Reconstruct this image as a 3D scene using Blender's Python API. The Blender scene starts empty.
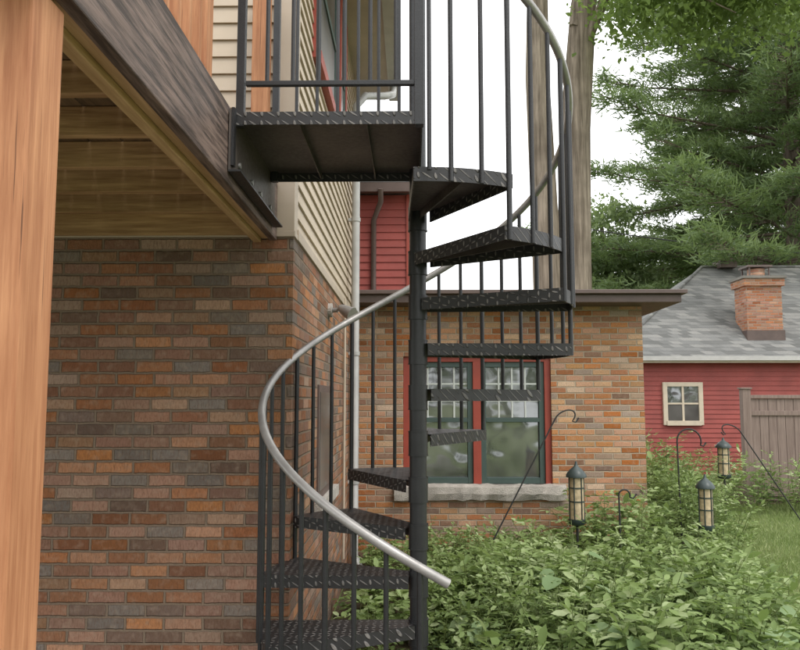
import bpy, math, random
import numpy as np
from mathutils import Vector, Matrix
random.seed(7); rng=np.random.default_rng(11)
E=1.745
S=bpy.context.scene
S.view_settings.view_transform='Standard'; S.view_settings.look='None'; S.view_settings.exposure=0

# ---------------------------------------------------------------- node helpers
class G:
    def __init__(s,name):
        s.m=bpy.data.materials.new(name); s.m.use_nodes=True
        s.t=s.m.node_tree; s.n=s.t.nodes; s.l=s.t.links
        s.bsdf=s.n['Principled BSDF']; s.out=s.n['Material Output']
    def new(s,ty,**k):
        n=s.n.new(ty)
        for a,b in k.items(): setattr(n,a,b)
        return n
    def set(s,sock,v):
        if isinstance(v,bpy.types.NodeSocket): s.l.new(v,sock)
        else: sock.default_value=v
    def math(s,op,a,b=0.0,c=None,clamp=False):
        n=s.new('ShaderNodeMath',operation=op); n.use_clamp=clamp
        s.set(n.inputs[0],a); s.set(n.inputs[1],b)
        if c is not None: s.set(n.inputs[2],c)
        return n.outputs[0]
    def pos(s):
        g=s.new('ShaderNodeNewGeometry'); x=s.new('ShaderNodeSeparateXYZ'); s.l.new(g.outputs['Position'],x.inputs[0])
        return g.outputs['Position'],x.outputs[0],x.outputs[1],x.outputs[2]
    def comb(s,x,y,z):
        n=s.new('ShaderNodeCombineXYZ')
        for i,v in enumerate((x,y,z)): s.set(n.inputs[i],v)
        return n.outputs[0]
    def noise(s,vec,scale,detail=3,rough=.55):
        n=s.new('ShaderNodeTexNoise'); s.set(n.inputs['Vector'],vec)
        n.inputs['Scale'].default_value=scale; n.inputs['Detail'].default_value=detail; n.inputs['Roughness'].default_value=rough
        return n.outputs['Fac']
    def ramp(s,f,stops,interp='LINEAR'):
        n=s.new('ShaderNodeValToRGB'); r=n.color_ramp; r.interpolation=interp
        while len(r.elements)<len(stops): r.elements.new(.5)
        for e,(p,c) in zip(r.elements,stops): e.position=p; e.color=(*c,1) if len(c)==3 else c
        s.set(n.inputs[0],f); return n.outputs[0]
    def mix(s,f,a,b,mode='MIX'):
        n=s.new('ShaderNodeMix',data_type='RGBA',blend_type=mode)
        s.set(n.inputs[0],f)
        for i,v in ((6,a),(7,b)):
            if isinstance(v,tuple) and len(v)==3: v=(*v,1)
            s.set(n.inputs[i],v)
        return n.outputs[2]
    def mapr(s,v,a,b,c=0.,d=1.,smooth=False):
        n=s.new('ShaderNodeMapRange')
        if smooth: n.interpolation_type='SMOOTHSTEP'
        s.set(n.inputs[0],v)
        for i,q in enumerate((a,b,c,d)): n.inputs[i+1].default_value=q
        return n.outputs[0]
    def scale(s,vec,v):
        n=s.new('ShaderNodeVectorMath',operation='MULTIPLY'); s.set(n.inputs[0],vec); n.inputs[1].default_value=v; return n.outputs[0]
    def bump(s,h,dist=.005,st=1.):
        n=s.new('ShaderNodeBump'); n.inputs['Distance'].default_value=dist; n.inputs['Strength'].default_value=st
        s.set(n.inputs['Height'],h); s.l.new(n.outputs[0],s.bsdf.inputs['Normal'])
    def fin(s,col,rough=.7,metal=0.,spec=None):
        if isinstance(col,tuple) and len(col)==3: col=(*col,1)
        s.set(s.bsdf.inputs['Base Color'],col); s.set(s.bsdf.inputs['Roughness'],rough); s.bsdf.inputs['Metallic'].default_value=metal
        if spec is not None: s.bsdf.inputs['Specular IOR Level'].default_value=spec
        return s.m

def plain(name,c,rough=.6,metal=0.,var=.25,scale=6.,bump=.0,spec=None):
    g=G(name); p,_,_,_=g.pos(); n=g.noise(p,scale,4)
    f=g.mapr(n,.3,.7,1-var,1+var)
    v=g.new('ShaderNodeVectorMath',operation='SCALE'); v.inputs[0].default_value=c; g.set(v.inputs['Scale'],f)
    n2=g.noise(p,scale*12,3)
    if bump: g.bump(n2,bump)
    return g.fin(v.outputs[0],g.mapr(n2,.3,.7,max(rough-.08,0),min(rough+.08,1)),metal,spec)

def brick(name,stops,mortar,bl=.205,ch=.0675,mw=.005,soft=.004,axis=True):
    g=G(name); p,x,y,z=g.pos()
    wob=g.math('MULTIPLY',g.math('SUBTRACT',g.noise(p,22,3),.5),.010)
    u=g.math('ADD',g.math('ADD',x,y),wob); v=g.math('ADD',z,wob)
    vr=g.math('DIVIDE',v,ch); row=g.math('FLOOR',vr)
    wr=g.new('ShaderNodeTexWhiteNoise',noise_dimensions='1D'); g.l.new(row,wr.inputs['W'])
    uu=g.math('ADD',g.math('ADD',g.math('DIVIDE',u,bl),g.math('MULTIPLY',row,.5)),g.math('MULTIPLY',wr.outputs['Value'],.12))
    col=g.math('FLOOR',uu); fu=g.math('FRACT',uu); fv=g.math('FRACT',vr)
    du=g.math('MULTIPLY',g.math('MINIMUM',fu,g.math('SUBTRACT',1.,fu)),bl)
    dv=g.math('MULTIPLY',g.math('MINIMUM',fv,g.math('SUBTRACT',1.,fv)),ch)
    d=g.math('MINIMUM',du,dv); mask=g.mapr(d,mw-.001,mw+soft,0,1,True)
    wn=g.new('ShaderNodeTexWhiteNoise',noise_dimensions='2D'); g.l.new(g.comb(col,row,0.),wn.inputs['Vector'])
    c=g.ramp(wn.outputs['Value'],stops,'CONSTANT')
    hs=g.new('ShaderNodeHueSaturation'); g.l.new(c,hs.inputs['Color'])
    sp=g.new('ShaderNodeSeparateColor'); g.l.new(wn.outputs['Color'],sp.inputs[0])
    g.set(hs.inputs['Value'],g.mapr(sp.outputs[1],0,1,.72,1.28)); g.set(hs.inputs['Saturation'],g.mapr(sp.outputs[2],0,1,.72,1.08))
    # raked (tapestry) face: fine streaks plus soft stains
    fine=g.noise(g.scale(p,(1.,1.,.35)),120,4,.7); mid=g.noise(p,24,3)
    c2=g.mix(g.mapr(fine,.42,.72,0,.6),hs.outputs[0],tuple(q*.35 for q in stops[0][1]))
    c2=g.mix(g.mapr(mid,.5,.75,0,.35),c2,(.45,.34,.25))
    big=g.noise(p,1.3,3); 
    mo=g.mix(fine,tuple(q*.7 for q in mortar),tuple(min(q*1.25,1) for q in mortar))
    cc=g.mix(mask,mo,c2)
    cc=g.mix(g.mapr(big,.35,.75,0,.25),cc,(.14,.10,.07))
    g.bump(g.math('ADD',g.math('MULTIPLY',mask,1.),g.math('MULTIPLY',fine,.8)),.010)
    return g.fin(cc,.88,0,.25)

def wood(name,c1,c2,axis='z',rough=.65,sc=1.,spec=.4,lo=.36,hi=.62,cracks=0,perboard=None):
    g=G(name); p,x,y,z=g.pos()
    st={'x':(1.2,22,22),'y':(22,1.2,22),'z':(22,22,1.2)}[axis]
    q=g.scale(p,tuple(s*sc for s in st))
    n=g.noise(q,1.6,5,.6); n2=g.noise(q,6,3,.7)
    w=g.math('ADD',g.math('MULTIPLY',n,.75),g.math('MULTIPLY',n2,.25))
    kn=g.noise(p,3.,2)
    c=g.ramp(w,[(lo,c1),(.5,tuple((a+b)/2 for a,b in zip(c1,c2))),(hi,c2)])
    c=g.mix(g.mapr(kn,.4,.8,0,.5),c,c1)
    if cracks:
        q2=g.scale(p,tuple(s*v for s,v in zip(st,(2.6,2.6,.55))))
        k=g.noise(q2,2.2,4,.6); c=g.mix(g.mapr(k,.655,.68,0,cracks),c,tuple(v*.22 for v in c1))
        vo=g.new('ShaderNodeTexVoronoi'); vo.inputs['Scale'].default_value=1.; g.l.new(g.scale(p,(4.5,4.5,2.2)),vo.inputs['Vector'])
        c=g.mix(g.mapr(vo.outputs['Distance'],.05,.11,.75,0),c,tuple(v*.3 for v in c1))
    if perboard:
        ax,sp_,off=perboard
        co={'x':x,'y':y,'z':z}[ax]; wn=g.new('ShaderNodeTexWhiteNoise',noise_dimensions='1D'); g.l.new(g.math('FLOOR',g.math('DIVIDE',g.math('ADD',co,off),sp_)),wn.inputs['W'])
        hs=g.new('ShaderNodeHueSaturation'); g.l.new(c,hs.inputs['Color']); g.set(hs.inputs['Value'],g.mapr(wn.outputs['Value'],0,1,.7,1.15)); c=hs.outputs[0]
    g.bump(w,.003); return g.fin(c,rough,0,spec)

def leafmat(name,stops,trans=.35,rough=.5):
    g=G(name); a=g.new('ShaderNodeAttribute',attribute_name='rnd')
    c=g.ramp(a.outputs['Fac'],stops); g.fin(c,rough,0,.3)
    t=g.new('ShaderNodeBsdfTranslucent'); 
    g.l.new(g.mix(.5,c,(.30,.42,.09),'MIX'),t.inputs[0])
    m=g.new('ShaderNodeMixShader'); m.inputs[0].default_value=trans
    g.l.new(g.bsdf.outputs[0],m.inputs[1]); g.l.new(t.outputs[0],m.inputs[2]); g.l.new(m.outputs[0],g.out.inputs[0]); return g.m

# ---------------------------------------------------------------- materials
M={}
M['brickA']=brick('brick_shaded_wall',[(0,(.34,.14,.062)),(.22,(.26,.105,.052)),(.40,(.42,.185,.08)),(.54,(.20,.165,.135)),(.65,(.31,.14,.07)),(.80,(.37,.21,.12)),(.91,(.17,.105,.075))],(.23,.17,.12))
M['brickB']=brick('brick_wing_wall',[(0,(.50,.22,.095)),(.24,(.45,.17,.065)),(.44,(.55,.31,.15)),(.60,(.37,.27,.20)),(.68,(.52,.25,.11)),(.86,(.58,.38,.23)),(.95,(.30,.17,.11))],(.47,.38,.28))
M['brickC']=brick('brick_chimney',[(0,(.46,.18,.09)),(.4,(.40,.14,.07)),(.7,(.50,.24,.13))],(.38,.31,.25))
M['siding']=plain('beige_siding',(.47,.385,.29),.55,var=.07,scale=2)
M['trim']=plain('beige_trim',(.42,.345,.265),.5,var=.08,scale=3)
M['redsiding']=plain('red_siding',(.30,.062,.05),.65,var=.16,scale=2.5)
M['redpaint']=plain('red_window_paint',(.30,.05,.03),.5,var=.12)
M['cream']=plain('cream_paint',(.58,.50,.38),.5,var=.08)
M['green']=plain('green_sash_paint',(.05,.08,.07),.45,var=.1)
M['muntin']=plain('muntin_paint',(.55,.58,.55),.45,var=.05)
M['brown']=plain('brown_fascia',(.10,.068,.058),.5,var=.15)
M['stone']=plain('sill_stone',(.48,.44,.39),.85,var=.22,scale=9,bump=.02)
M['concrete']=plain('concrete',(.20,.185,.165),.9,var=.2,scale=3,bump=.01)
M['white']=plain('light_gutter_paint',(.45,.44,.42),.4,var=.08)
M['grey']=plain('grey_downspout_paint',(.34,.335,.32),.38,var=.14)
M['black']=plain('black_powdercoat',(.014,.014,.015),.42,var=.25,scale=12,bump=.0008)
M['alu']=plain('brushed_handrail',(.34,.325,.31),.42,metal=.5,var=.18,scale=9)
M['under']=plain('dark_steel_underside',(.065,.052,.044),.5,var=.45,scale=4)
M['cedar']=wood('cedar_wood',(.31,.12,.05),(.54,.26,.125),'z',cracks=.8)
M['darkbeam']=wood('dark_stained_beam',(.05,.034,.028),(.20,.14,.115),'y',.5,1.6,lo=.42,hi=.58)
M['ptx']=wood('treated_joist',(.24,.13,.052),(.52,.33,.16),'x')
M['pty']=wood('treated_beam',(.34,.20,.085),(.55,.36,.18),'y')
M['deckb']=wood('deck_board',(.10,.06,.028),(.22,.135,.065),'y',perboard=('x',.145,4.6))
M['fence']=wood('taupe_fence',(.17,.12,.10),(.26,.195,.165),'z')
M['bark']=wood('tree_bark',(.10,.08,.06),(.33,.275,.215),'z',.95,.35,.1)
M['barkd']=wood('pine_bark',(.08,.065,.05),(.22,.17,.14),'z',.95,.4,.1)
M['stem']=plain('plant_stem',(.13,.17,.05),.7)
M['tan']=plain('tan_feeder_body',(.48,.38,.24),.4,var=.3,scale=25)
M['lead']=plain('dark_green_metal',(.03,.045,.042),.4)
M['wire']=plain('wire',(.02,.02,.02),.6)
g=G('diamond_plate'); p,x,y,z=g.pos()
s_=.034
u=g.math('DIVIDE',g.math('ADD',x,g.math('MULTIPLY',z,.8)),s_); v=g.math('DIVIDE',g.math('ADD',y,g.math('MULTIPLY',z,.8)),s_)
par=g.math('FLOORED_MODULO',g.math('ADD',g.math('FLOOR',u),g.math('FLOOR',v)),2.)
px_=g.math('SUBTRACT',g.math('FRACT',u),.5); py_=g.math('SUBTRACT',g.math('FRACT',v),.5)
a=g.math('ADD',px_,py_); b=g.math('SUBTRACT',px_,py_)
ip=g.math('SUBTRACT',1.,par)
A=g.math('ADD',g.math('MULTIPLY',a,ip),g.math('MULTIPLY',b,par)); B=g.math('ADD',g.math('MULTIPLY',b,ip),g.math('MULTIPLY',a,par))
e=g.math('ADD',g.math('POWER',g.math('ABSOLUTE',g.math('MULTIPLY',A,1.2)),2.),g.math('POWER',g.math('ABSOLUTE',g.math('MULTIPLY',B,3.6)),2.))
h=g.mapr(e,.7,.2,0,1,True); g.bump(h,.005)
dn=g.noise(p,14,4)
M['plate']=g.fin(g.mix(g.math('MULTIPLY',h,g.mapr(dn,.35,.65,.25,1.)),(.018,.017,.017),(.19,.175,.16)),g.mapr(dn,.3,.7,.35,.55),0,.5)
g=G('window_glass'); p,x,y,z=g.pos(); n=g.noise(p,1.6,2)
gl=g.new('ShaderNodeBsdfGlossy'); gl.inputs['Roughness'].default_value=.06; gl.inputs[0].default_value=(.9,.93,.95,1)
g.fin(g.ramp(n,[(.35,(.03,.031,.03)),(.65,(.12,.12,.11))]),.3)
ms=g.new('ShaderNodeMixShader'); ms.inputs[0].default_value=.2
bn=g.new('ShaderNodeBump'); bn.inputs['Distance'].default_value=.02; g.l.new(g.noise(p,2.5,1),bn.inputs['Height']); g.l.new(bn.outputs[0],gl.inputs['Normal'])
g.l.new(g.bsdf.outputs[0],ms.inputs[1]); g.l.new(gl.outputs[0],ms.inputs[2]); g.l.new(ms.outputs[0],g.out.inputs[0]); M['glass']=g.m
g=G('grey_shingles'); p,x,y,z=g.pos()
vr=g.math('DIVIDE',g.math('ADD',z,g.math('MULTIPLY',g.noise(p,9,2),.02)),.088); row=g.math('FLOOR',vr)
uu=g.math('ADD',g.math('DIVIDE',g.math('ADD',x,y),.24),g.math('MULTIPLY',row,.37))
wn=g.new('ShaderNodeTexWhiteNoise',noise_dimensions='2D'); g.l.new(g.comb(g.math('FLOOR',uu),row,0.),wn.inputs['Vector'])
c=g.ramp(wn.outputs['Value'],[(0,(.13,.13,.125)),(.5,(.19,.19,.185)),(1,(.27,.265,.25))])
fr=g.math('FRACT',vr); c=g.mix(g.mapr(fr,.0,.16,.6,0),c,(.06,.06,.06)); c=g.mix(g.mapr(g.noise(p,60,3),.4,.7,0,.4),c,(.10,.10,.095))
g.bump(fr,.01); M['shingle']=g.fin(c,.95,0,.2)
g=G('grass_ground'); p,x,y,z=g.pos(); n=g.noise(p,.9,4); n2=g.noise(p,35,4,.7)
c=g.mix(g.mapr(n2,.3,.7,0,1),(.06,.09,.025),(.20,.26,.09)); c=g.mix(g.mapr(n,.4,.7,0,.5),c,(.24,.26,.12))
g.bump(n2,.02); M['grass']=g.fin(c,.9,0,.2)
g=G('garden_soil'); p,x,y,z=g.pos(); n2=g.noise(p,30,5,.7); g.bump(n2,.03)
M['soil']=g.fin(g.mix(n2,(.035,.025,.016),(.13,.10,.06)),.95,0,.2)
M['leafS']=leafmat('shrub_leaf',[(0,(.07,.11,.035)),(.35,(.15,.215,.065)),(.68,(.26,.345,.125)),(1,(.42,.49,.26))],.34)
M['leafL']=leafmat('large_leaf',[(0,(.16,.24,.10)),(1,(.28,.37,.19))],.25)
M['leafT']=leafmat('tree_leaf',[(0,(.08,.12,.035)),(.5,(.16,.23,.065)),(1,(.28,.36,.12))],.55)
M['leafD']=leafmat('distant_leaf',[(0,(.11,.15,.075)),(.5,(.19,.25,.12)),(1,(.31,.37,.20))],.45)
M['needle']=leafmat('pine_needles',[(0,(.045,.075,.035)),(.5,(.11,.16,.07)),(1,(.23,.30,.14))],.35)
M['blade']=leafmat('grass_blade',[(0,(.12,.17,.05)),(.6,(.25,.32,.115)),(1,(.40,.43,.21))],.3)

# ---------------------------------------------------------------- mesh helpers
def empty(name,loc=(0,0,0)):
    o=bpy.data.objects.new(name,None); S.collection.objects.link(o); o.location=(0,0,0); o.empty_display_size=.2; return o
class MB:
    def __init__(s): s.v=[]; s.f=[]; s.m=[]; s.mats=[]; s.sm=[]
    def mi(s,m):
        if m not in s.mats: s.mats.append(m)
        return s.mats.index(m)
    def add(s,vs,fs,m,smooth=False):
        o=len(s.v); s.v+= [tuple(q) for q in vs]; i=s.mi(m)
        for f in fs: s.f.append([o+k for k in f]); s.m.append(i); s.sm.append(smooth)
    def box(s,x0,x1,y0,y1,z0,z1,m):
        v=[(x,y,z) for z in (z0,z1) for y in (y0,y1) for x in (x0,x1)]
        s.add(v,[(0,2,3,1),(4,5,7,6),(0,1,5,4),(2,6,7,3),(0,4,6,2),(1,3,7,5)],m)
    def tube(s,pts,rad,m,n=10,cap=True):
        pts=[Vector(p) for p in pts]; vs=[]; 
        if not hasattr(rad,'__len__'): rad=[rad]*len(pts)
        up=Vector((0,0,1)); ref=None
        for i,p in enumerate(pts):
            t=(pts[min(i+1,len(pts)-1)]-pts[max(i-1,0)]).normalized()
            if ref is None:
                ref=t.cross(up if abs(t.z)<.9 else Vector((1,0,0))).normalized()
            ref=(ref-t*ref.dot(t)).normalized(); b=t.cross(ref)
            for k in range(n):
                a=2*math.pi*k/n; vs.append(p+(ref*math.cos(a)+b*math.sin(a))*rad[i])
        fs=[]
        for i in range(len(pts)-1):
            for k in range(n):
                k2=(k+1)%n; fs.append((i*n+k,i*n+k2,(i+1)*n+k2,(i+1)*n+k))
        s.add(vs,fs,m,True)
        if cap:
            s.add(vs[:n],[tuple(range(n))[::-1]],m); s.add(vs[-n:],[tuple(range(n))],m)
    def bar(s,p,q,w,h,m):
        p=Vector(p);q=Vector(q); t=(q-p); t.z=0; t.normalize(); sd=Vector((-t.y,t.x,0))*w/2; dz=Vector((0,0,h))
        v=[p-sd-dz,p+sd-dz,q+sd-dz,q-sd-dz,p-sd,p+sd,q+sd,q-sd]
        s.add(v,[(0,1,2,3),(4,7,6,5),(0,4,5,1),(1,5,6,2),(2,6,7,3),(3,7,4,0)],m)
    def obj(s,name,parent=None,bevel=0):
        me=bpy.data.meshes.new(name); me.from_pydata(s.v,[],s.f)
        for m in s.mats: me.materials.append(M[m])
        me.polygons.foreach_set('material_index',s.m); me.polygons.foreach_set('use_smooth',s.sm); me.update()
        o=bpy.data.objects.new(name,me); S.collection.objects.link(o)
        if parent: o.parent=parent
        if bevel:
            b=o.modifiers.new('bevel','BEVEL'); b.width=bevel; b.segments=2; b.limit_method='ANGLE'
        return o
def lap(mb,m,facing,a0,a1,c,z0,z1,ex=.1,d=.018):
    z=z0
    while z<z1-1e-4:
        zt=min(z+ex,z1)
        if facing=='-y': P=lambda a,o,zz:(a,c-o,zz)
        elif facing=='+x': P=lambda a,o,zz:(c+o,a,zz)
        mb.add([P(a0,d,z),P(a1,d,z),P(a1,.003,zt),P(a0,.003,zt),P(a0,.0,z),P(a1,.0,z)],[(0,1,2,3),(4,5,1,0)],m)
        z+=ex

TPL={'leaf':(np.array([(0,0,0),(.5,0,-.05),(1,0,-.12),(.28,.2,.03),(.65,.2,0),(.28,-.2,.03),(.65,-.2,0)]),[(0,1,4,3),(1,2,4),(0,5,6,1),(1,6,2)]),
 'round':(np.array([(0,0,0),(.5,0,-.05),(1,0,-.18),(.1,.3,.05),(.45,.42,.04),(.8,.28,-.05),(.1,-.3,.05),(.45,-.42,.04),(.8,-.28,-.05)]),[(0,1,4,3),(1,2,5,4),(0,6,7,1),(1,7,8,2)]),
 'dia':(np.array([(0,0,0),(.5,.3,.03),(1,0,-.08),(.5,-.3,.03)]),[(0,3,2,1)]),
 'blade':(np.array([(0,.035,0),(0,-.035,0),(.6,0.02,.08),(1,0,.3)]),[(0,1,2),(2,1,3)]),
 'needle':(np.array([(0,.075,0),(0,-.075,0),(1,0,0)]),[(0,1,2)])}
def nrmz(a): return a/np.maximum(np.linalg.norm(a,axis=1,keepdims=True),1e-6)
def leaves(name,pos,dirn,nrm,size,rnd,mat,tpl,parent=None):
    pos=np.asarray(pos,float); N=len(pos); T,F=TPL[tpl]
    d=nrmz(np.asarray(dirn,float)); n=np.asarray(nrm,float); sd=nrmz(np.cross(n,d)); n=np.cross(d,sd)
    size=np.asarray(size,float).reshape(N,1,1)
    V=pos[:,None,:]+size*(T[None,:,0:1]*d[:,None,:]+T[None,:,1:2]*sd[:,None,:]+T[None,:,2:3]*n[:,None,:])
    V=V.reshape(-1,3); k=len(T)
    li=np.concatenate([np.array(f) for f in F]); L=len(li); idx=(np.arange(N)[:,None]*k+li[None,:]).ravel()
    fl=np.array([len(f) for f in F]); st=np.concatenate([[0],np.cumsum(fl)[:-1]])
    starts=(np.arange(N)[:,None]*L+st[None,:]).ravel()
    me=bpy.data.meshes.new(name); me.vertices.add(len(V)); me.vertices.foreach_set('co',V.astype(np.float32).ravel())
    me.loops.add(len(idx)); me.loops.foreach_set('vertex_index',idx.astype(np.int32))
    me.polygons.add(len(starts)); me.polygons.foreach_set('loop_start',starts.astype(np.int32)); 
    me.update(calc_edges=True); me.validate()
    at=me.attributes.new('rnd','FLOAT','FACE'); at.data.foreach_set('value',np.repeat(np.clip(rnd,0,1),len(F)).astype(np.float32))
    me.materials.append(M[mat]); o=bpy.data.objects.new(name,me); S.collection.objects.link(o)
    if parent: o.parent=parent
    return o

# ---------------------------------------------------------------- ground
mb=MB(); mb.add([(-150,-60,0),(150,-60,0),(150,300,0),(-150,300,0)],[(0,1,2,3)],'grass'); mb.obj('ground')
mb=MB(); mb.add([(-.64,3.2,.004),(1.2,3.2,.004),(2.3,4.5,.004),(2.75,6,.004),(3.6,9.5,.004),(5.2,13.2,.004),(9,13.3,.004),(9,17.9,.004),(2.7,17.9,.004),(2.7,8.79,.004),(-.64,8.79,.004)],[tuple(range(11))],'soil'); mb.obj('garden_bed')
mb=MB(); mb.box(-.645,.95,3.19,4.9,.0,.06,'concrete'); mb.obj('concrete_pad',bevel=.01)
mb=MB(); mb.box(-7,1.6,-4.5,3.17,.0,.05,'concrete'); mb.box(-7,-.66,3.19,4.15,0,.05,'concrete'); mb.obj('added_bounce_patio',bevel=.01)  # slab mostly out of view, added to bounce neutral light onto the brick wall

# ---------------------------------------------------------------- brick house (main + wing)
H=empty('brick_house')
XW=-.65; YW=4.16; ZB=2.64
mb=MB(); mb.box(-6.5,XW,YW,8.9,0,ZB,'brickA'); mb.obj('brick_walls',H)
mb=MB(); mb.box(-6.45,XW-.03,YW+.03,9.3,ZB,5.5,'siding')
lap(mb,'siding','-y',-6.45,XW-.10,YW+.03,ZB+.04,5.5,.1)
lap(mb,'siding','+x',YW+.12,9.3,XW-.03,ZB+.06,5.5,.1)
mb.obj('upper_siding',H)
mb=MB(); mb.box(XW-.12,XW+.005,YW-.004,YW+.12,ZB+.03,5.5,'trim'); mb.box(-6.45,XW+.01,YW-.012,YW+.1,ZB-.002,ZB+.03,'trim')
mb.box(XW-.05,XW+.014,YW+.1,9.3,ZB-.002,ZB+.06,'trim'); mb.obj('corner_board_and_skirt',H,.003)
mb=MB(); mb.box(-6.6,-.28,YW-.3,9.35,5.5,5.6,'trim'); mb.box(-.28,-.16,YW-.3,9.35,5.48,5.62,'white'); 
mb.add([(-6.6,YW-.3,5.62),(-.16,YW-.3,5.62),(-.16,9.35,5.62),(-6.6,9.35,5.62),(-3.4,YW-.3,7.3),(-3.4,9.35,7.3)],[(0,1,4),(1,2,5,4),(3,5,2),(0,4,5,3)],'shingle'); mb.obj('upper_roof_and_gutter',H)
def sidewin(y0,y1,z0,z1,nm):
    mb=MB(); X=XW-.03; t=.09
    mb.box(X,X+.045,y0-t,y0,z0-t,z1+t,'redpaint'); mb.box(X,X+.045,y1,y1+t,z0-t,z1+t,'redpaint')
    mb.box(X,X+.045,y0,y1,z1,z1+t,'redpaint'); mb.box(X,X+.06,y0-.001,y1+.001,z0-t,z0,'redpaint')
    mb.box(X,X+.022,y0,y1,z0,z1,'glass'); zm=(z0+z1)/2
    mb.box(X,X+.035,y0,y1,zm-.025,zm+.025,'green'); mb.box(X,X+.034,y0,y0+.05,z0,z1,'green'); mb.box(X,X+.034,y1-.05,y1,z0,z1,'green')
    mb.obj(nm,H,.003)
sidewin(5.1,6.4,4.15,5.35,'side_window'); sidewin(6.75,7.25,4.15,5.35,'side_window_small')
mb=MB(); mb.tube([(-.22,8.9,5.48),(-.22,8.7,5.3),(-.3,8.3,5.12),(-.5,8.0,5.0),(-.585,7.9,4.85),(-.585,7.9,4.2),(-.585,7.9,.2),(-.52,7.8,.08)],.042,'grey',12)
for z in (.9,2.2,3.6): mb.tube([(-.585,7.9,z),(-.585,7.9,z+.04)],.05,'grey',12); mb.box(-.66,-.585,7.88,7.92,z+.005,z+.035,'grey')
mb.obj('downspout',H)
mb=MB(); mb.tube([(-.63,7.2,.3),(-.63,7.2,2.7)],.012,'trim'); mb.obj('conduit',H)
mb=MB(); mb.box(XW,XW+.05,5.2,6.4,.98,1.06,'stone'); mb.box(XW,XW+.012,5.3,6.3,1.06,1.85,'brown'); mb.box(XW,XW+.016,5.37,6.23,1.12,1.8,'glass'); mb.obj('side_wall_window',H)
mb=MB(); mb.tube([(XW,5.95,2.44),(XW+.03,5.95,2.44)],.055,'stone',16); mb.tube([(XW+.03,5.95,2.44),(XW+.08,5.93,2.44)],.018,'alu')
for dy in(-.07,.09):
    c=Vector((XW+.10,5.93+dy,2.45)); dr=Vector((.6,-.3,-.35)).normalized()
    mb.tube([c-dr*.01,c+dr*.02,c+dr*.08,c+dr*.12],[.02,.035,.045,.055],'alu',14); mb.tube([Vector((XW+.07,5.94,2.44)),c],.012,'alu')
mb.obj('flood_light',H)
# wing
X1=2.63; Y1=8.8; ZE=2.81
wx0,wx1,wz0,wz1=-.10,1.58,.80,2.24
mb=MB(); th=.25
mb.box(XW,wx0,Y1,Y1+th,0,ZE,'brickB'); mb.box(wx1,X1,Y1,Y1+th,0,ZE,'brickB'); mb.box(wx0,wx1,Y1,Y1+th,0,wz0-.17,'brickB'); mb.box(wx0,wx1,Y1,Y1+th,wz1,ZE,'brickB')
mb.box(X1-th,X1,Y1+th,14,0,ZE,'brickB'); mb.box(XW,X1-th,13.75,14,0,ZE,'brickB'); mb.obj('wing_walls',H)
mb=MB(); mb.box(XW+.001,2.95,Y1-.4,14.3,ZE,ZE+.09,'brown'); mb.box(XW+.001,3.0,Y1-.46,14.35,ZE+.09,ZE+.135,'brown'); mb.obj('wing_flat_roof_fascia',H,.006)
mb=MB()
vs=[];n=20
for i in range(n+1):
    x=-.2+i*(1.92)/n
    for (yy,zz) in ((Y1-.06,wz0-.165),(Y1-.085,wz0-.1),(Y1-.075,wz0-.02),(Y1-.02,wz0+.0),(Y1+.12,wz0+.002)): vs.append((x,yy+random.uniform(-.014,.014),zz+random.uniform(-.012,.01)))
fs=[(i*5+j,(i+1)*5+j,(i+1)*5+j+1,i*5+j+1) for i in range(n) for j in range(4)]; fs+=[(0,1,2,3,4),tuple(n*5+j for j in (4,3,2,1,0))]
mb.add(vs,fs,'stone'); mb.box(wx0,wx1,Y1-.03,Y1+.2,wz0-.17,wz0-.005,'stone'); mb.obj('wing_window_sill',H)
mb=MB(); yf=Y1+.04
def fr(x0,x1,z0,z1,y0,y1,m): mb.box(x0,x1,y0,y1,z0,z1,m)
fr(wx0,wx0+.07,wz0,wz1,yf,yf+.12,'redpaint'); fr(wx1-.07,wx1,wz0,wz1,yf,yf+.12,'redpaint'); fr(wx0+.07,wx1-.07,wz1-.06,wz1,yf,yf+.12,'redpaint'); 
xm=(wx0+wx1)/2; fr(xm-.045,xm+.045,wz0,wz1-.06,yf-.003,yf+.12,'redpaint')
for (a,b) in ((wx0+.07,xm-.045),(xm+.045,wx1-.07)):
    z0,z1=wz0+.001,wz1-.06; zm=z0+(z1-z0)*.52; s=.06
    fr(a,a+s,z0,z1,yf+.03,yf+.1,'green'); fr(b-s,b,z0,z1,yf+.03,yf+.1,'green'); fr(a+s,b-s,z1-s,z1,yf+.03,yf+.1,'green'); fr(a+s,b-s,z0,z0+.07,yf+.03,yf+.1,'green'); fr(a+s,b-s,zm-.025,zm+.025,yf+.027,yf+.1,'green')
    fr(a+s,b-s,z0+.07,zm-.025,yf+.08,yf+.09,'glass'); fr(a+s,b-s,zm+.025,z1-s,yf+.07,yf+.08,'glass')
    for i in (1,2,3):
        x=a+s+(b-a-2*s)*i/4; fr(x-.010,x+.010,zm+.025,z1-s,yf+.055,yf+.072,'muntin')
    for i in (1,2):
        zz=zm+.025+(z1-s-zm-.025)*i/3; fr(a+s,b-s,zz-.010,zz+.010,yf+.058,yf+.0715,'muntin')
mb.obj('wing_window',H,.003)
mb=MB(); mb.box(wx0,wx1,Y1+.2,Y1+.22,wz0,wz1,'brown'); mb.obj('window_backing',H)
mb=MB(); mb.box(-2.5,-.02,10.0,13,2.9,4.45,'redsiding'); lap(mb,'redsiding','-y',-2.5,-.02,10.0,2.95,4.45,.1)
mb.box(-.07,.0,9.965,10.03,2.95,4.45,'redpaint'); mb.box(-2.7,.18,9.7,9.8,4.42,4.54,'brown')
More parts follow.
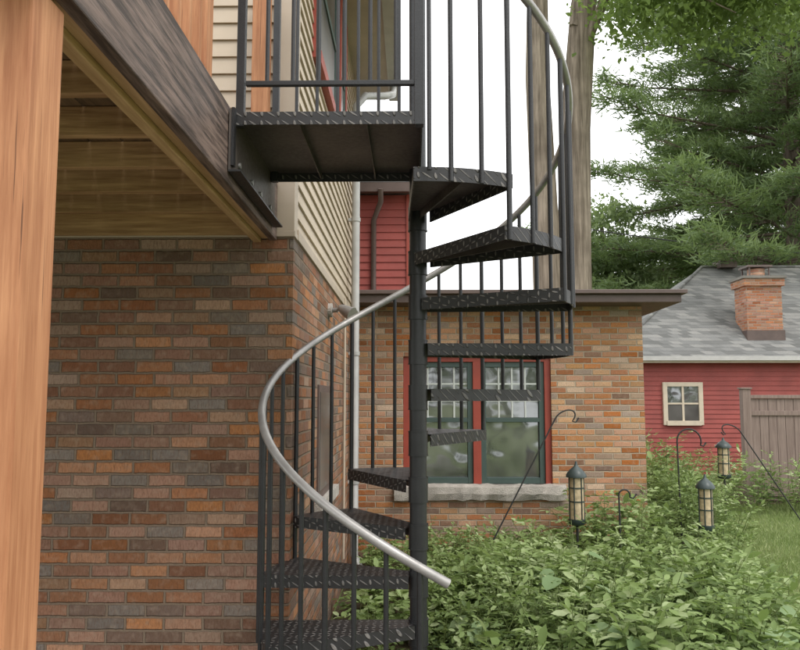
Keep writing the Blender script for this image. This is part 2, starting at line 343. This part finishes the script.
mb.add([(-2.7,9.7,4.545),(.18,9.7,4.545),(.18,11.5,5.2),(-2.7,11.5,5.2),(.18,13.3,4.545),(-2.7,13.3,4.545)],[(0,1,2,3),(3,2,4,5)],'shingle')
mb.add([(.0,10,4.43),(.0,13,4.43),(.0,11.5,5.15)],[(0,1,2)],'redsiding')
mb.tube([(-.40,9.68,4.45),(-.40,9.75,4.3),(-.5,9.95,4.1),(-.5,9.95,2.96)],.035,'brown',8)
mb.obj('rear_red_siding_wing',H)

# ---------------------------------------------------------------- wooden deck
D=empty('wooden_deck'); XB=-.74; zt=E+1.16; zb=E+.87; YD=1.35
mb=MB(); mb.box(XB-.04,XB,YD,YW-.015,zb,zt+.03,'darkbeam'); mb.obj('dark_rim_beam',D,.004)
mb=MB(); mb.box(XB-.083,XB-.042,YD,YW-.02,zb+.01,zt-.03,'pty'); mb.box(XB-.125,XB-.085,YD,YW-.02,zb-.012,zt-.03,'pty'); mb.obj('treated_beam',D,.003)
JB=zt-.03-.115
mb=MB(); 
y=YW-.04
while y>YD+.05:
    mb.box(-4.6,XB-.126,y-.045,y,JB,zt-.03,'ptx'); y-=.405
mb.box(-4.6,XB-.126,YW-.038,YW-.004,zb+.03,zt-.03,'ptx')
mb.box(-4.6,XB-.126,YD,YD+.04,zb+.02,zt-.03,'ptx'); mb.obj('joists',D,.003)
mb=MB(); x=-4.6
while x<XB-.05:
    mb.box(x,min(x+.138,XB-.042),YD-.02,YW-.015,zt-.028,zt-.002,'deckb'); x+=.145
mb.obj('deck_boards',D)
mb=MB()
y=YW-.04
while y>YD+.05:
    mb.box(XB-.128,XB-.1255,y-.085,y+.035,JB+.002,JB+.10,'alu'); mb.box(XB-.16,XB-.127,y-.049,y-.0465,JB+.002,JB+.09,'alu'); mb.box(XB-.16,XB-.127,y-.048,y+.002,JB-.004,JB-.0005,'alu'); y-=.405
mb.obj('joist_hangers',D)
mb=MB(); mb.box(XB-.172,XB-.032,1.49,1.63,0.05,zb-.013,'cedar'); mb.box(-4.5,-4.36,1.49,1.63,0.05,zb,'cedar'); mb.obj('support_posts',D,.006)
mb=MB()
for yy in (1.4,2.82): mb.box(XB-.135,XB-.045,yy,yy+.09,zt,zt+1.15,'cedar')
mb.box(XB-.135,XB-.045,YW-.12,YW-.03,zt,zt+1.15,'cedar')
mb.box(XB-.11,XB-.07,1.49,2.82,zt+.09,zt+.128,'cedar'); mb.box(XB-.11,XB-.07,1.49,2.82,zt+1.0,zt+1.04,'cedar'); mb.box(XB-.15,XB-.03,1.38,2.93,zt+1.151,zt+1.19,'cedar')
yy=1.56
while yy<2.78: mb.box(XB-.068,XB-.035,yy,yy+.036,zt+.04,zt+1.12,'cedar'); yy+=.125
mb.obj('deck_railing',D,.004)

# ---------------------------------------------------------------- spiral staircase
T=empty('spiral_staircase'); cx,cy=.03,3.85; R=.76; rs=.225
mb=MB(); mb.tube([(cx,cy,0.06),(cx,cy,4.0)],.042,'black',24)
mb.tube([(cx,cy,0.061),(cx,cy,0.075)],.11,'black',24); mb.tube([(cx,cy,4.0),(cx,cy,4.03)],[.05,.03],'black',20)
for k in range(1,13):
    z=rs*k; mb.tube([(cx,cy,z-.1),(cx,cy,z+.012)],.0475,'black',24)
    mb.tube([(cx,cy,z-.104),(cx,cy,z-.098)],.0495,'black',24); mb.tube([(cx,cy,z+.012),(cx,cy,z+.018)],.0495,'black',24)
mb.obj('centre_pole',T)
mb=MB()
def ptc(phi,r,z): a=math.radians(phi); return Vector((cx+r*math.cos(a),cy+r*math.sin(a),z))
for k in range(1,13):
    c=270-30*(k-.5); z=rs*k
    ca=math.radians(c); d=Vector((math.cos(ca),math.sin(ca),0)); s=Vector((-d.y,d.x,0)); C=Vector((cx,cy,z))
    ol=[C+d*.035-s*.055]+[ptc(c+a,R,z) for a in np.linspace(-16.5,16.5,9)]+[C+d*.035+s*.055]
    n=len(ol); top=[p for p in ol]; bot=[p-Vector((0,0,.006)) for p in ol]
    mb.add(top,[tuple(range(n))],'plate'); mb.add(bot,[tuple(range(n))[::-1]],'under')
    for i in range(n-1): mb.bar(ol[i]-Vector((0,0,.0005)),ol[i+1]-Vector((0,0,.0005)),.006,.06,'plate')
    mb.bar(C+d*.05-Vector((0,0,.0065)),C+d*(R-.02)-Vector((0,0,.0065)),.006,.04,'under')
mb.obj('treads',T)
mb=MB()
def rz(t): return rs*(t+.5)+.98
for i in range(0,36):
    t=i/3; phi=270-30*t
    k=min(int(t)+1,12) if i%3 else max(int(t),0)
    z0=rs*k-.06 if k>0 else .06
    mb.tube([ptc(phi,R+.004,z0),ptc(phi,R+.004,rz(t)-.005)],.0105 if i%3 else .012,'black',8)
mb.obj('stair_balusters',T)
mb=MB(); pts=[ptc(270-30*t,R+.004,rz(t)) for t in np.linspace(-.28,12,130)]; mb.tube(pts,.0195,'alu',12); mb.obj('handrail',T)
mb=MB(); pz=rs*13; px0,px1,py0,py1=XB+.004,cx+.012,3.06,3.89
mb.box(px0,px1,py0,py1,pz-.006,pz,'plate'); mb.box(px0+.001,px1-.001,py0+.001,py1-.001,pz-.009,pz-.0062,'under')
for a in ((px0,px1,py0-.004,py0+.002),(px0,px1,py1-.002,py1+.004)): mb.box(*a,pz-.055,pz-.001,'plate')
mb.box(px1-.003,px1+.003,py0,py1,pz-.055,pz-.0015,'plate')
for x in (-.47,-.19): mb.box(x,x+.006,py0+.003,py1-.003,pz-.045,pz-.0095,'under')
mb.box(px0,px0+.008,py0-.06,py1+.12,pz-.26,pz-.01,'under'); mb.box(px0,px0+.05,py0-.06,py1+.12,pz-.268,pz-.26,'black')
mb.box(px0+.0085,px0+.02,py0-.055,py0-.02,pz-.24,pz+.0,'black')
for y in (3.15,3.4,3.6,3.85):
    mb.tube([(px0+.009,y,pz-.2),(px0+.018,y,pz-.2)],.013,'alu',6)
mb.obj('landing_platform',T)
mb=MB()
for yy in (py0+.014,py1-.014):
    mb.box(px0+.012,px0+.046,yy-.017,yy+.017,pz-.06,pz+1.0,'black'); 
    mb.box(px0+.05,px1-.02,yy-.012,yy+.012,pz+.115,pz+.135,'black'); mb.box(px0+.012,px1+.01,yy-.018,yy+.018,pz+1.0,pz+1.035,'black')
    n=7
    for i in range(1,n): 
        x=px0+.03+(px1-px0-.03)*i/n; mb.tube([(x,yy,pz+.135),(x,yy,pz+1.0)],.0095,'black',8)
mb.box(px1-.03,px1+.008,py0-.006,py0+.034,pz-.058,pz+1.0,'black')
mb.tube([(px1+.03,py0-.008,pz-.25),(px1+.03,py0-.008,pz+.95)],.010,'black',8)
mb.obj('platform_guard_rail',T,.002)

# ---------------------------------------------------------------- red neighbour house
N=empty('red_house'); ny=18.; zr=1.745+.98
mb=MB(); mb.box(4.9,22,ny+.3,ny+7,0,zr,'redsiding'); lap(mb,'redsiding','-y',4.9,22,ny+.3,.1,zr,.11,.02); mb.obj('walls',N)
mb=MB(); e0=4.55; e1=22.4; yb=ny+7.3; rh=zr+2.75
mb.add([(e0,ny,zr),(e1,ny,zr),(e1,yb,zr),(e0,yb,zr),(e0+3.65,ny+3.65,rh),(e1-3.65,ny+3.65,rh)],[(0,1,5,4),(1,2,5),(2,3,4,5),(3,0,4)],'shingle')
mb.tube([(e0+.02,ny+.02,zr+.01),(e0+3.65,ny+3.65,rh+.01),(e1-3.65,ny+3.65,rh+.01)],.05,'shingle',6); mb.obj('hip_roof',N)
mb=MB(); mb.box(e0-.02,e1,ny-.04,ny-.001,zr-.12,zr-.01,'cream'); mb.box(e0-.05,e1,ny-.12,ny-.04,zr-.07,zr+.03,'white'); mb.box(e0,e1,ny,ny+.28,zr-.05,zr-.02,'cream'); mb.obj('fascia_gutter',N)
mb=MB(); x0,x1,z0,z1=5.99,6.72,1.26,2.06; yy=ny+.27; t=.1
mb.box(x0-t,x0,yy-.05,yy+.03,z0-t,z1+t,'cream'); mb.box(x1,x1+t,yy-.05,yy+.03,z0-t,z1+t,'cream'); mb.box(x0,x1,yy-.05,yy+.03,z1,z1+t,'cream'); mb.box(x0-.03,x1+.03,yy-.08,yy+.03,z0-t-.01,z0,'cream')
mb.box(x0,x1,yy-.01,yy+.01,z0,z1,'glass'); mb.box((x0+x1)/2-.025,(x0+x1)/2+.025,yy-.03,yy-.012,z0,z1,'cream'); mb.box(x0,x1,yy-.028,yy-.011,(z0+z1)/2-.02,(z0+z1)/2+.02,'cream')
mb.obj('window',N,.004)
mb=MB(); mb.box(8.1,8.95,18.62,19.3,2.5,4.62,'brickC'); mb.box(8.04,9.01,18.56,19.36,4.5,4.68,'brickC'); mb.box(8.07,8.98,18.59,19.33,2.9,3.42,'brown')
mb.box(8.0,9.05,18.52,19.4,4.68,4.74,'concrete'); mb.tube([(8.5,18.95,4.74),(8.5,18.95,4.95)],.2,'brickC',16); mb.box(8.2,8.8,18.7,19.25,4.98,5.03,'brown')
for dx in(8.25,8.72):
    for dy in (18.75,19.17): mb.box(dx,dx+.03,dy,dy+.03,4.74,4.98,'brown')
mb.obj('chimney',N)
mb=MB(); mb.box(8.6,9.05,21.3,21.9,rh-.05,rh+.16,'brown'); mb.obj('roof_vent',N)

# ---------------------------------------------------------------- fence
mb=MB(); fy=13.4; x=5.82; zf=1.83
mb.box(5.66,5.80,fy-.07,fy+.07,0,zf+.1,'fence'); mb.box(5.64,5.82,fy-.09,fy+.09,zf+.1,zf+.13,'fence')
while x<11.5:
    mb.box(x,x+.138,fy-.012,fy+.012,.05,zf-.06,'fence'); x+=.145
mb.box(5.80,11.5,fy-.045,fy+.03,zf-.058,zf+.0,'fence'); mb.box(5.80,11.5,fy-.04,fy-.0125,zf-.35,zf-.27,'fence'); mb.box(5.8,11.5,fy-.04,fy-.0125,.12,.22,'fence')
mb.obj('wooden_fence',None,.004)

# ---------------------------------------------------------------- garden ornaments
def hook(base,top,ddir,r,sz,rad=.008,drop=.5):
    mb=MB(); b=Vector(base); t=Vector(top); d=Vector(ddir); pts=[b,b.lerp(t,.5),t]
    ax=(t-b).normalized()
    for a in np.linspace(15,200,14):
        a=math.radians(a); pts.append(t+d*(sz*(1-math.cos(a)))+ax*sz*math.sin(a))
    e=pts[-1]; pts.append(e+d*.03+Vector((0,0,-.01))); pts.append(e+d*.06+Vector((0,0,.03)))
    mb.tube(pts,rad,'wire',8); mb.tube([b-ax*.0+Vector((-.07,0,.1)),b+Vector((.07,0,.1))],rad,'wire',6); mb.obj('shepherd_hook')
hook((.45,7.0,0),(1.30,7.05,1.58),(1,0,0),0,.085,.007)
hook((2.9,8.5,0),(2.88,8.5,1.30),(1,0,0),0,.13,.009)
hook((5.45,11,.0),(4.62,11,1.30),(-1,0,0),0,.12,.009)
hook((1.85,7.,0),(1.84,7.,.90),(1,0,0),0,.05,.008)
def feeder(x,y,zt_,h,r):
    mb=MB(); z0=zt_-h
    mb.tube([(x,y,0),(x,y,z0)],.013,'wire',8)
    mb.tube([(x,y,z0-.02),(x,y,z0),(x,y,z0+.04)],[r*.7,r*1.1,r*1.05],'lead',18)
    mb.tube([(x,y,z0+.04),(x,y,z0+h*.74)],r*.88,'tan',18)
    for f in (.34,.56): mb.tube([(x,y,z0+h*f),(x,y,z0+h*f+.012)],r*.95,'lead',18)
    for k in range(6):
        a=k*math.pi/3; mb.tube([(x+r*.93*math.cos(a),y+r*.93*math.sin(a),z0+.03),(x+r*.93*math.cos(a),y+r*.93*math.sin(a),z0+h*.75)],.006,'lead',6)
    mb.tube([(x,y,z0+h*.74),(x,y,z0+h*.78),(x,y,z0+h*.86),(x,y,z0+h*.92),(x,y,z0+h*.94),(x,y,zt_)],[r*1.3,r*1.3,r*.85,r*.3,r*.2,r*.12],'lead',18)
    mb.obj('garden_lantern')
feeder(1.57,7.5,1.16,.58,.075); feeder(2.83,7.6,1.03,.52,.07); feeder(4.37,11,1.22,.55,.085)

mb=MB(); pts=[]
for i in range(25):
    t=i/24; pts.append((4.0+t*18,23-t*3,7.1-t*1.1-.8*math.sin(math.pi*t)))
mb.tube(pts,.018,'wire',6); mb.obj('power_line')

# ---------------------------------------------------------------- garden plants
def bed_h(x,y):
    if y<6.9:
        h=.70 if y<6.2 else .60
        if x<.55: h*=.45+.55*max(0,(x-.0)/.55)
    elif y<8.8: h=.44 if x<1.75 else (.55 if y<7.8 and x>2.2 else .88)
    elif y<12: h=1.2 if not (x>3.3 and y<11) else .95
    else: h=.85
    return h
def edge(y): return np.interp(y,[3.4,4.5,6,9.5,13.2],[1.5,2.25,2.72,3.55,4.6])
P=[];Dn=[];Nn=[];Sz=[];Rn=[]; mbs=MB()
stems=[]
while len(stems)<1250:
    y=random.uniform(4.1,12.6); 
    if y>8.7 and random.random()<.2: continue
    x=random.uniform(.1,edge(y)+.1)
    if y<5.0 and x<.35: continue
    if y>8.6 and x<2.75: continue
    stems.append((x,y))
for i in range(200):
    stems.append((random.uniform(4.0,9),random.uniform(13.6,15.5) if i%2 else random.uniform(11.8,13.1)))
for i in range(60): stems.append((random.uniform(-.5,.1),random.uniform(5.0,8.5)))
for (x,y) in stems:
    nz=.5+.5*math.sin(x*3.1+y*1.7)*math.cos(x*1.3-y*2.3)
    hh=bed_h(x,y)*random.uniform(.62,1.02)*(.78+.34*nz)
    if random.random()<.05: hh*=1.25
    if x>edge(y)-.3 and y<8: hh*=.6
    if x<.1: hh=random.uniform(.2,.45)
    lean=Vector((random.gauss(0,.24),random.gauss(-.05,.24),0))*hh
    b=Vector((x,y,0)); pts=[b+lean*(t**1.6)+Vector((0,0,hh*t)) for t in np.linspace(0,1,5)]
    mbs.tube(pts,[.005,.005,.004,.003,.002],'stem',4,False)
    sp=random.random(); shade=random.gauss(0,.17)+.25*(nz-.5)
    fsz=random.choice((.6,.78,.95,1.12)) if math.sin(x*2.2+1)*math.cos(y*1.9)>-.2 else random.choice((.5,.6))
    kind='c' if sp<.6 else 's'
    nn=int(7+hh*12)
    for j in range(nn):
        t=.2+.8*(j/nn); q=b+lean*(t**1.6)+Vector((0,0,hh*t)); az=j*2.4+random.uniform(-.4,.4)
        L=random.uniform(.09,.2)*(1.15-.5*t); dd=Vector((math.cos(az),math.sin(az),random.uniform(.0,.5)+.5*(t>.85))).normalized()
        if kind=='c':
            side=Vector((-dd.y,dd.x,0)).normalized()
            for m_ in range(5):
                f=[1,.72,.72,.42,.42][m_]; sg=[0,1,-1,1,-1][m_]
                pp=q+dd*L*f+Vector((0,0,-.25*L*f*f)); 
                ld=dd*(.6 if sg else 1)+side*sg*.9+Vector((0,0,random.uniform(-.45,0)))
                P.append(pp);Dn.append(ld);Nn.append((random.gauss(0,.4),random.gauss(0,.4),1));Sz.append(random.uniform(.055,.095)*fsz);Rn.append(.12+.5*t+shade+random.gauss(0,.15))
        else:
            for m_ in range(2 if fsz>.7 else 5):
                ld=dd+Vector((random.gauss(0,.45),random.gauss(0,.45),random.uniform(-.4,.1)))
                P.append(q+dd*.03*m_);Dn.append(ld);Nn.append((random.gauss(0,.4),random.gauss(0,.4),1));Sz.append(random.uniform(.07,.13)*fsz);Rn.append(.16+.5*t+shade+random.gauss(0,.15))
GP=empty('garden_plants'); mbs.obj('stems',GP)
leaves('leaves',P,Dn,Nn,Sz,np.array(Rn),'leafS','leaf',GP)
P=[];Dn=[];Nn=[];Sz=[];Rn=[]; mbs=MB()
for (x,y,hh,n) in ((1.0,4.95,.72,5),(1.25,4.3,.5,6),(1.65,4.2,.42,7),(1.9,4.6,.42,5),(2.2,5.2,.5,4),(.5,5.0,.4,4)):
    for j in range(n):
        az=random.uniform(0,6.28); r=random.uniform(.08,.22); z=hh*random.uniform(.8,1.08); p=Vector((x+r*math.cos(az),y+r*math.sin(az),z))
        mbs.tube([(x,y,0),(x+r*.4*math.cos(az),y+r*.4*math.sin(az),z*.7),p],[.006,.005,.004],'stem',5,False)
        P.append(p);Dn.append((math.cos(az),math.sin(az)-.3,-.25));Nn.append((random.gauss(0,.2),-.35+random.gauss(0,.2),1));Sz.append(random.uniform(.10,.16));Rn.append(random.random())
leaves('broad_leaves',P,Dn,Nn,Sz,np.array(Rn),'leafL','round',GP); mbs.obj('broad_leaf_stems',GP)

n=60000
y=5+rng.random(n)**1.3*9; x=np.interp(y,[3.4,4.5,6,9.5,13.2],[1.5,2.25,2.72,3.55,4.6])-.1+rng.random(n)*(1+y*.35)
ok=(y<13.2)
x=x[ok];y=y[ok];n=len(x)
pos=np.stack([x,y,np.zeros(n)],1); dr=np.stack([rng.normal(0,.35,n),rng.normal(0,.35,n),np.ones(n)],1)
leaves('lawn_grass',pos,dr,np.stack([rng.normal(0,1,n),rng.normal(0,1,n),np.zeros(n)+.1],1),.035+rng.random(n)*.05,.5+.25*np.sin(x*2+y)*np.cos(y*1.7)+rng.normal(0,.18,n),'blade','blade')

# ---------------------------------------------------------------- trees
def crown(name,blobs,clumps,per,lsize,mat,parent,csig=.35,flat=.6,tpl='dia'):
    P=[];R=[];N_=[]
    for (c,r,w) in blobs:
        m=int(clumps*w); v=nrmz(rng.normal(0,1,(m,3))); rad=rng.random((m,1))**.45
        cc=np.array(c)+v*rad*np.array(r)
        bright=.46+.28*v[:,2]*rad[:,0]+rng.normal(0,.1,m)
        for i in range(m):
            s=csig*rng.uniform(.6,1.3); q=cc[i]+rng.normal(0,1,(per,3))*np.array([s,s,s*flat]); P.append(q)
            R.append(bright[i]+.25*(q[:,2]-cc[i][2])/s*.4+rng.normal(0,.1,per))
    P=np.concatenate(P);R=np.concatenate(R);n=len(P)
    d=rng.normal(0,1,(n,3)); d[:,2]-=.5; nn=rng.normal(0,.6,(n,3)); nn[:,2]+=.8
    leaves(name,P,d,nn,lsize*rng.uniform(.6,1.3,n),R,mat,tpl,parent)
TT=empty('shade_tree'); mb=MB()
mb.tube([(2.7,14.6,0),(2.6,14.5,2),(2.55,14.5,5),(2.45,14.5,8),(2.5,14.5,11),(2.3,14.6,14)],[.36,.28,.26,.23,.18,.1],'bark',14)
mb.tube([(2.95,14.7,0),(3.10,14.7,1.6),(3.13,14.7,4.5),(3.2,14.7,7),(3.4,14.6,9.5),(3.8,14.5,12)],[.46,.35,.325,.30,.25,.15],'bark',16)
mb.tube([(3.2,14.6,8.2),(3.8,14.3,9.6),(4.8,13.8,10.2),(6.2,13.2,10.3)],[.12,.09,.06,.03],'bark',8)
mb.tube([(3.2,14.5,9),(4.0,14.6,10.6),(4.8,14.8,12)],[.12,.09,.05],'bark',8)
mb.tube([(4.3,14.0,9.9),(4.9,13.4,9.2),(5.6,12.8,8.4)],[.04,.025,.01],'bark',6)
mb.obj('trunk_and_limbs',TT)
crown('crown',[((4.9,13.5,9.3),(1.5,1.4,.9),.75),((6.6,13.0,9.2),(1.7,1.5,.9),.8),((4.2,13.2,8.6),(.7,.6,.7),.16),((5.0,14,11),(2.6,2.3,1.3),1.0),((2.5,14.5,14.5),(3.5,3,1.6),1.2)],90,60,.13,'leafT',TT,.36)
def pine(name,bx,by,h,z0,Lmax,seed,per=15,dens=1.,rt=.3,fmin=0):
    rr=random.Random(seed); PT=empty(name); mb=MB(); mb.tube([(bx,by,0),(bx+.1,by,h*.5),(bx,by,h)],[rt,rt*.7,.04],'barkd',12)
    P=[];Dn=[];Sz=[];Rn=[]
    z=z0
    while z<h-.5:
        f=(z-z0)/(h-z0); L=Lmax*(1-f)**.5*rr.uniform(.8,1.1)
        nb=rr.choice([4,5,5]); a0=rr.uniform(0,6.28)
        for b in range(nb):
            az=a0+b*6.28/nb+rr.uniform(-.3,.3); l=L*rr.uniform(.65,1.1); zz=z+rr.uniform(-.25,.25)
            dx,dy=math.cos(az),math.sin(az); up=rr.uniform(-.05,.25)
            pt=lambda t:Vector((bx+dx*l*t,by+dy*l*t,zz+l*(up*t-.2*t*t+.14*t**4)))
            mb.tube([pt(t) for t in (0,.25,.5,.75,1)],[.07,.055,.04,.025,.01],'barkd',5,False)
            k=int(l*7.5*dens)
            for j in range(k):
                t=rr.uniform(.2,1.02); w=(.55+.25*l*.35)*(1.2-t*.7); s=rr.uniform(-1,1)*w
                base=pt(t)+Vector((-dy*s,dx*s,rr.uniform(-.05,.25)-.1*abs(s)))
                if abs(s)>.25: mb.tube([pt(t-.06 if t>.2 else t),base],[.016,.006],'barkd',3,False)
                br=.38+.30*rr.random()+rr.gauss(0,.1)
                for q in range(per):
                    d=Vector((dx*.7-dy*s/w*.8+rr.gauss(0,.7),dy*.7+dx*s/w*.8+rr.gauss(0,.7),rr.gauss(.25,.55)))
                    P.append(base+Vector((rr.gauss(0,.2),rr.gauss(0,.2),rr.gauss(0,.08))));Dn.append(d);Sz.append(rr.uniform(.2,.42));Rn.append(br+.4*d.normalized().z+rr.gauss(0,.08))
        z+=rr.uniform(.5,.75)
    mb.obj('trunk_and_branches',PT); n=len(P)
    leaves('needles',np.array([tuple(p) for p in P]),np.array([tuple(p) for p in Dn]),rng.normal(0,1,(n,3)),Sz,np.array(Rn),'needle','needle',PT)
    return n
n1=pine('pine_tree',13.0,26,28,5.5,8.6,3,25,1.3,.34)
n2=pine('pine_tree',14.5,33,17.0,4.2,7.0,5,20,1.0,.25)
TD=empty('distant_tree'); mb=MB(); mb.tube([(7.6,30,0),(7.7,30,5),(7.5,30,8.5)],[.25,.2,.08],'bark',10); mb.obj('trunk',TD)
crown('crown',[((7.6,30,7.6),(1.7,2,2.0),1),((8.8,30,5.8),(1.6,1.8,1.2),.7),((6.9,29,5.2),(1.2,1.5,1.2),.6)],100,50,.21,'leafD',TD,.38)
TD=empty('distant_tree'); mb=MB(); mb.tube([(17,36,0),(17,36,8)],[.3,.1],'bark',10); mb.obj('trunk',TD)
crown('crown',[((13,38,6.5),(3.5,2.5,2.2),1),((18,38,8),(4,3,4),1.2),((23,38,9),(4,3,4),1.2)],90,45,.3,'leafD',TD,.5)
TD=empty('background_treeline')
crown('foliage',[((x,55,4.5),(5,3,4.0+random.uniform(-1,1.5)),.8) for x in range(9,70,7)]+[((x,-28,4),(4,3,4),.6) for x in range(-40,45,9)],60,35,.7,'leafD',TD,.8)

# ---------------------------------------------------------------- light
W=bpy.data.worlds.new('World'); S.world=W; W.use_nodes=True; t=W.node_tree; bg=t.nodes['Background']
sk=t.nodes.new('ShaderNodeTexSky'); sk.sky_type='NISHITA'; sk.sun_disc=False; sk.sun_elevation=math.radians(55); sk.sun_rotation=math.radians(140); sk.dust_density=3
tc=t.nodes.new('ShaderNodeTexCoord'); no=t.nodes.new('ShaderNodeTexNoise'); no.inputs['Scale'].default_value=1.6; no.inputs['Detail'].default_value=4
t.links.new(tc.outputs['Generated'],no.inputs['Vector'])
cr=t.nodes.new('ShaderNodeValToRGB'); cr.color_ramp.elements[0].position=.3; cr.color_ramp.elements[0].color=(.93,.95,.97,1); cr.color_ramp.elements[1].position=.7; cr.color_ramp.elements[1].color=(1,1,1,1)
t.links.new(no.outputs['Fac'],cr.inputs[0])
sc=t.nodes.new('ShaderNodeVectorMath'); sc.operation='SCALE'; sc.inputs['Scale'].default_value=15.5; t.links.new(cr.outputs[0],sc.inputs[0])
mx=t.nodes.new('ShaderNodeMix'); mx.data_type='RGBA'; mx.inputs[0].default_value=.9
t.links.new(sk.outputs[0],mx.inputs[6]); t.links.new(sc.outputs[0],mx.inputs[7]); t.links.new(mx.outputs[2],bg.inputs[0]); bg.inputs[1].default_value=.15
L=bpy.data.lights.new('sun','SUN'); L.energy=1.5; L.angle=math.radians(18); L.color=(1,.96,.9); lo=bpy.data.objects.new('sun',L); S.collection.objects.link(lo)
az=math.radians(140); el=math.radians(55); sd=Vector((math.sin(az)*math.cos(el),math.cos(az)*math.cos(el),math.sin(el)))
lo.rotation_euler=sd.to_track_quat('Z','Y').to_euler()
# ---------------------------------------------------------------- camera
c=bpy.data.cameras.new('camera'); c.lens=34.65; c.sensor_width=36; c.clip_start=.05; c.clip_end=1000
co=bpy.data.objects.new('camera',c); S.collection.objects.link(co); co.location=(0,0,E)
co.rotation_euler=(math.radians(90+5.56),0,math.radians(.89)); S.camera=co
print('needles',n1,n2)
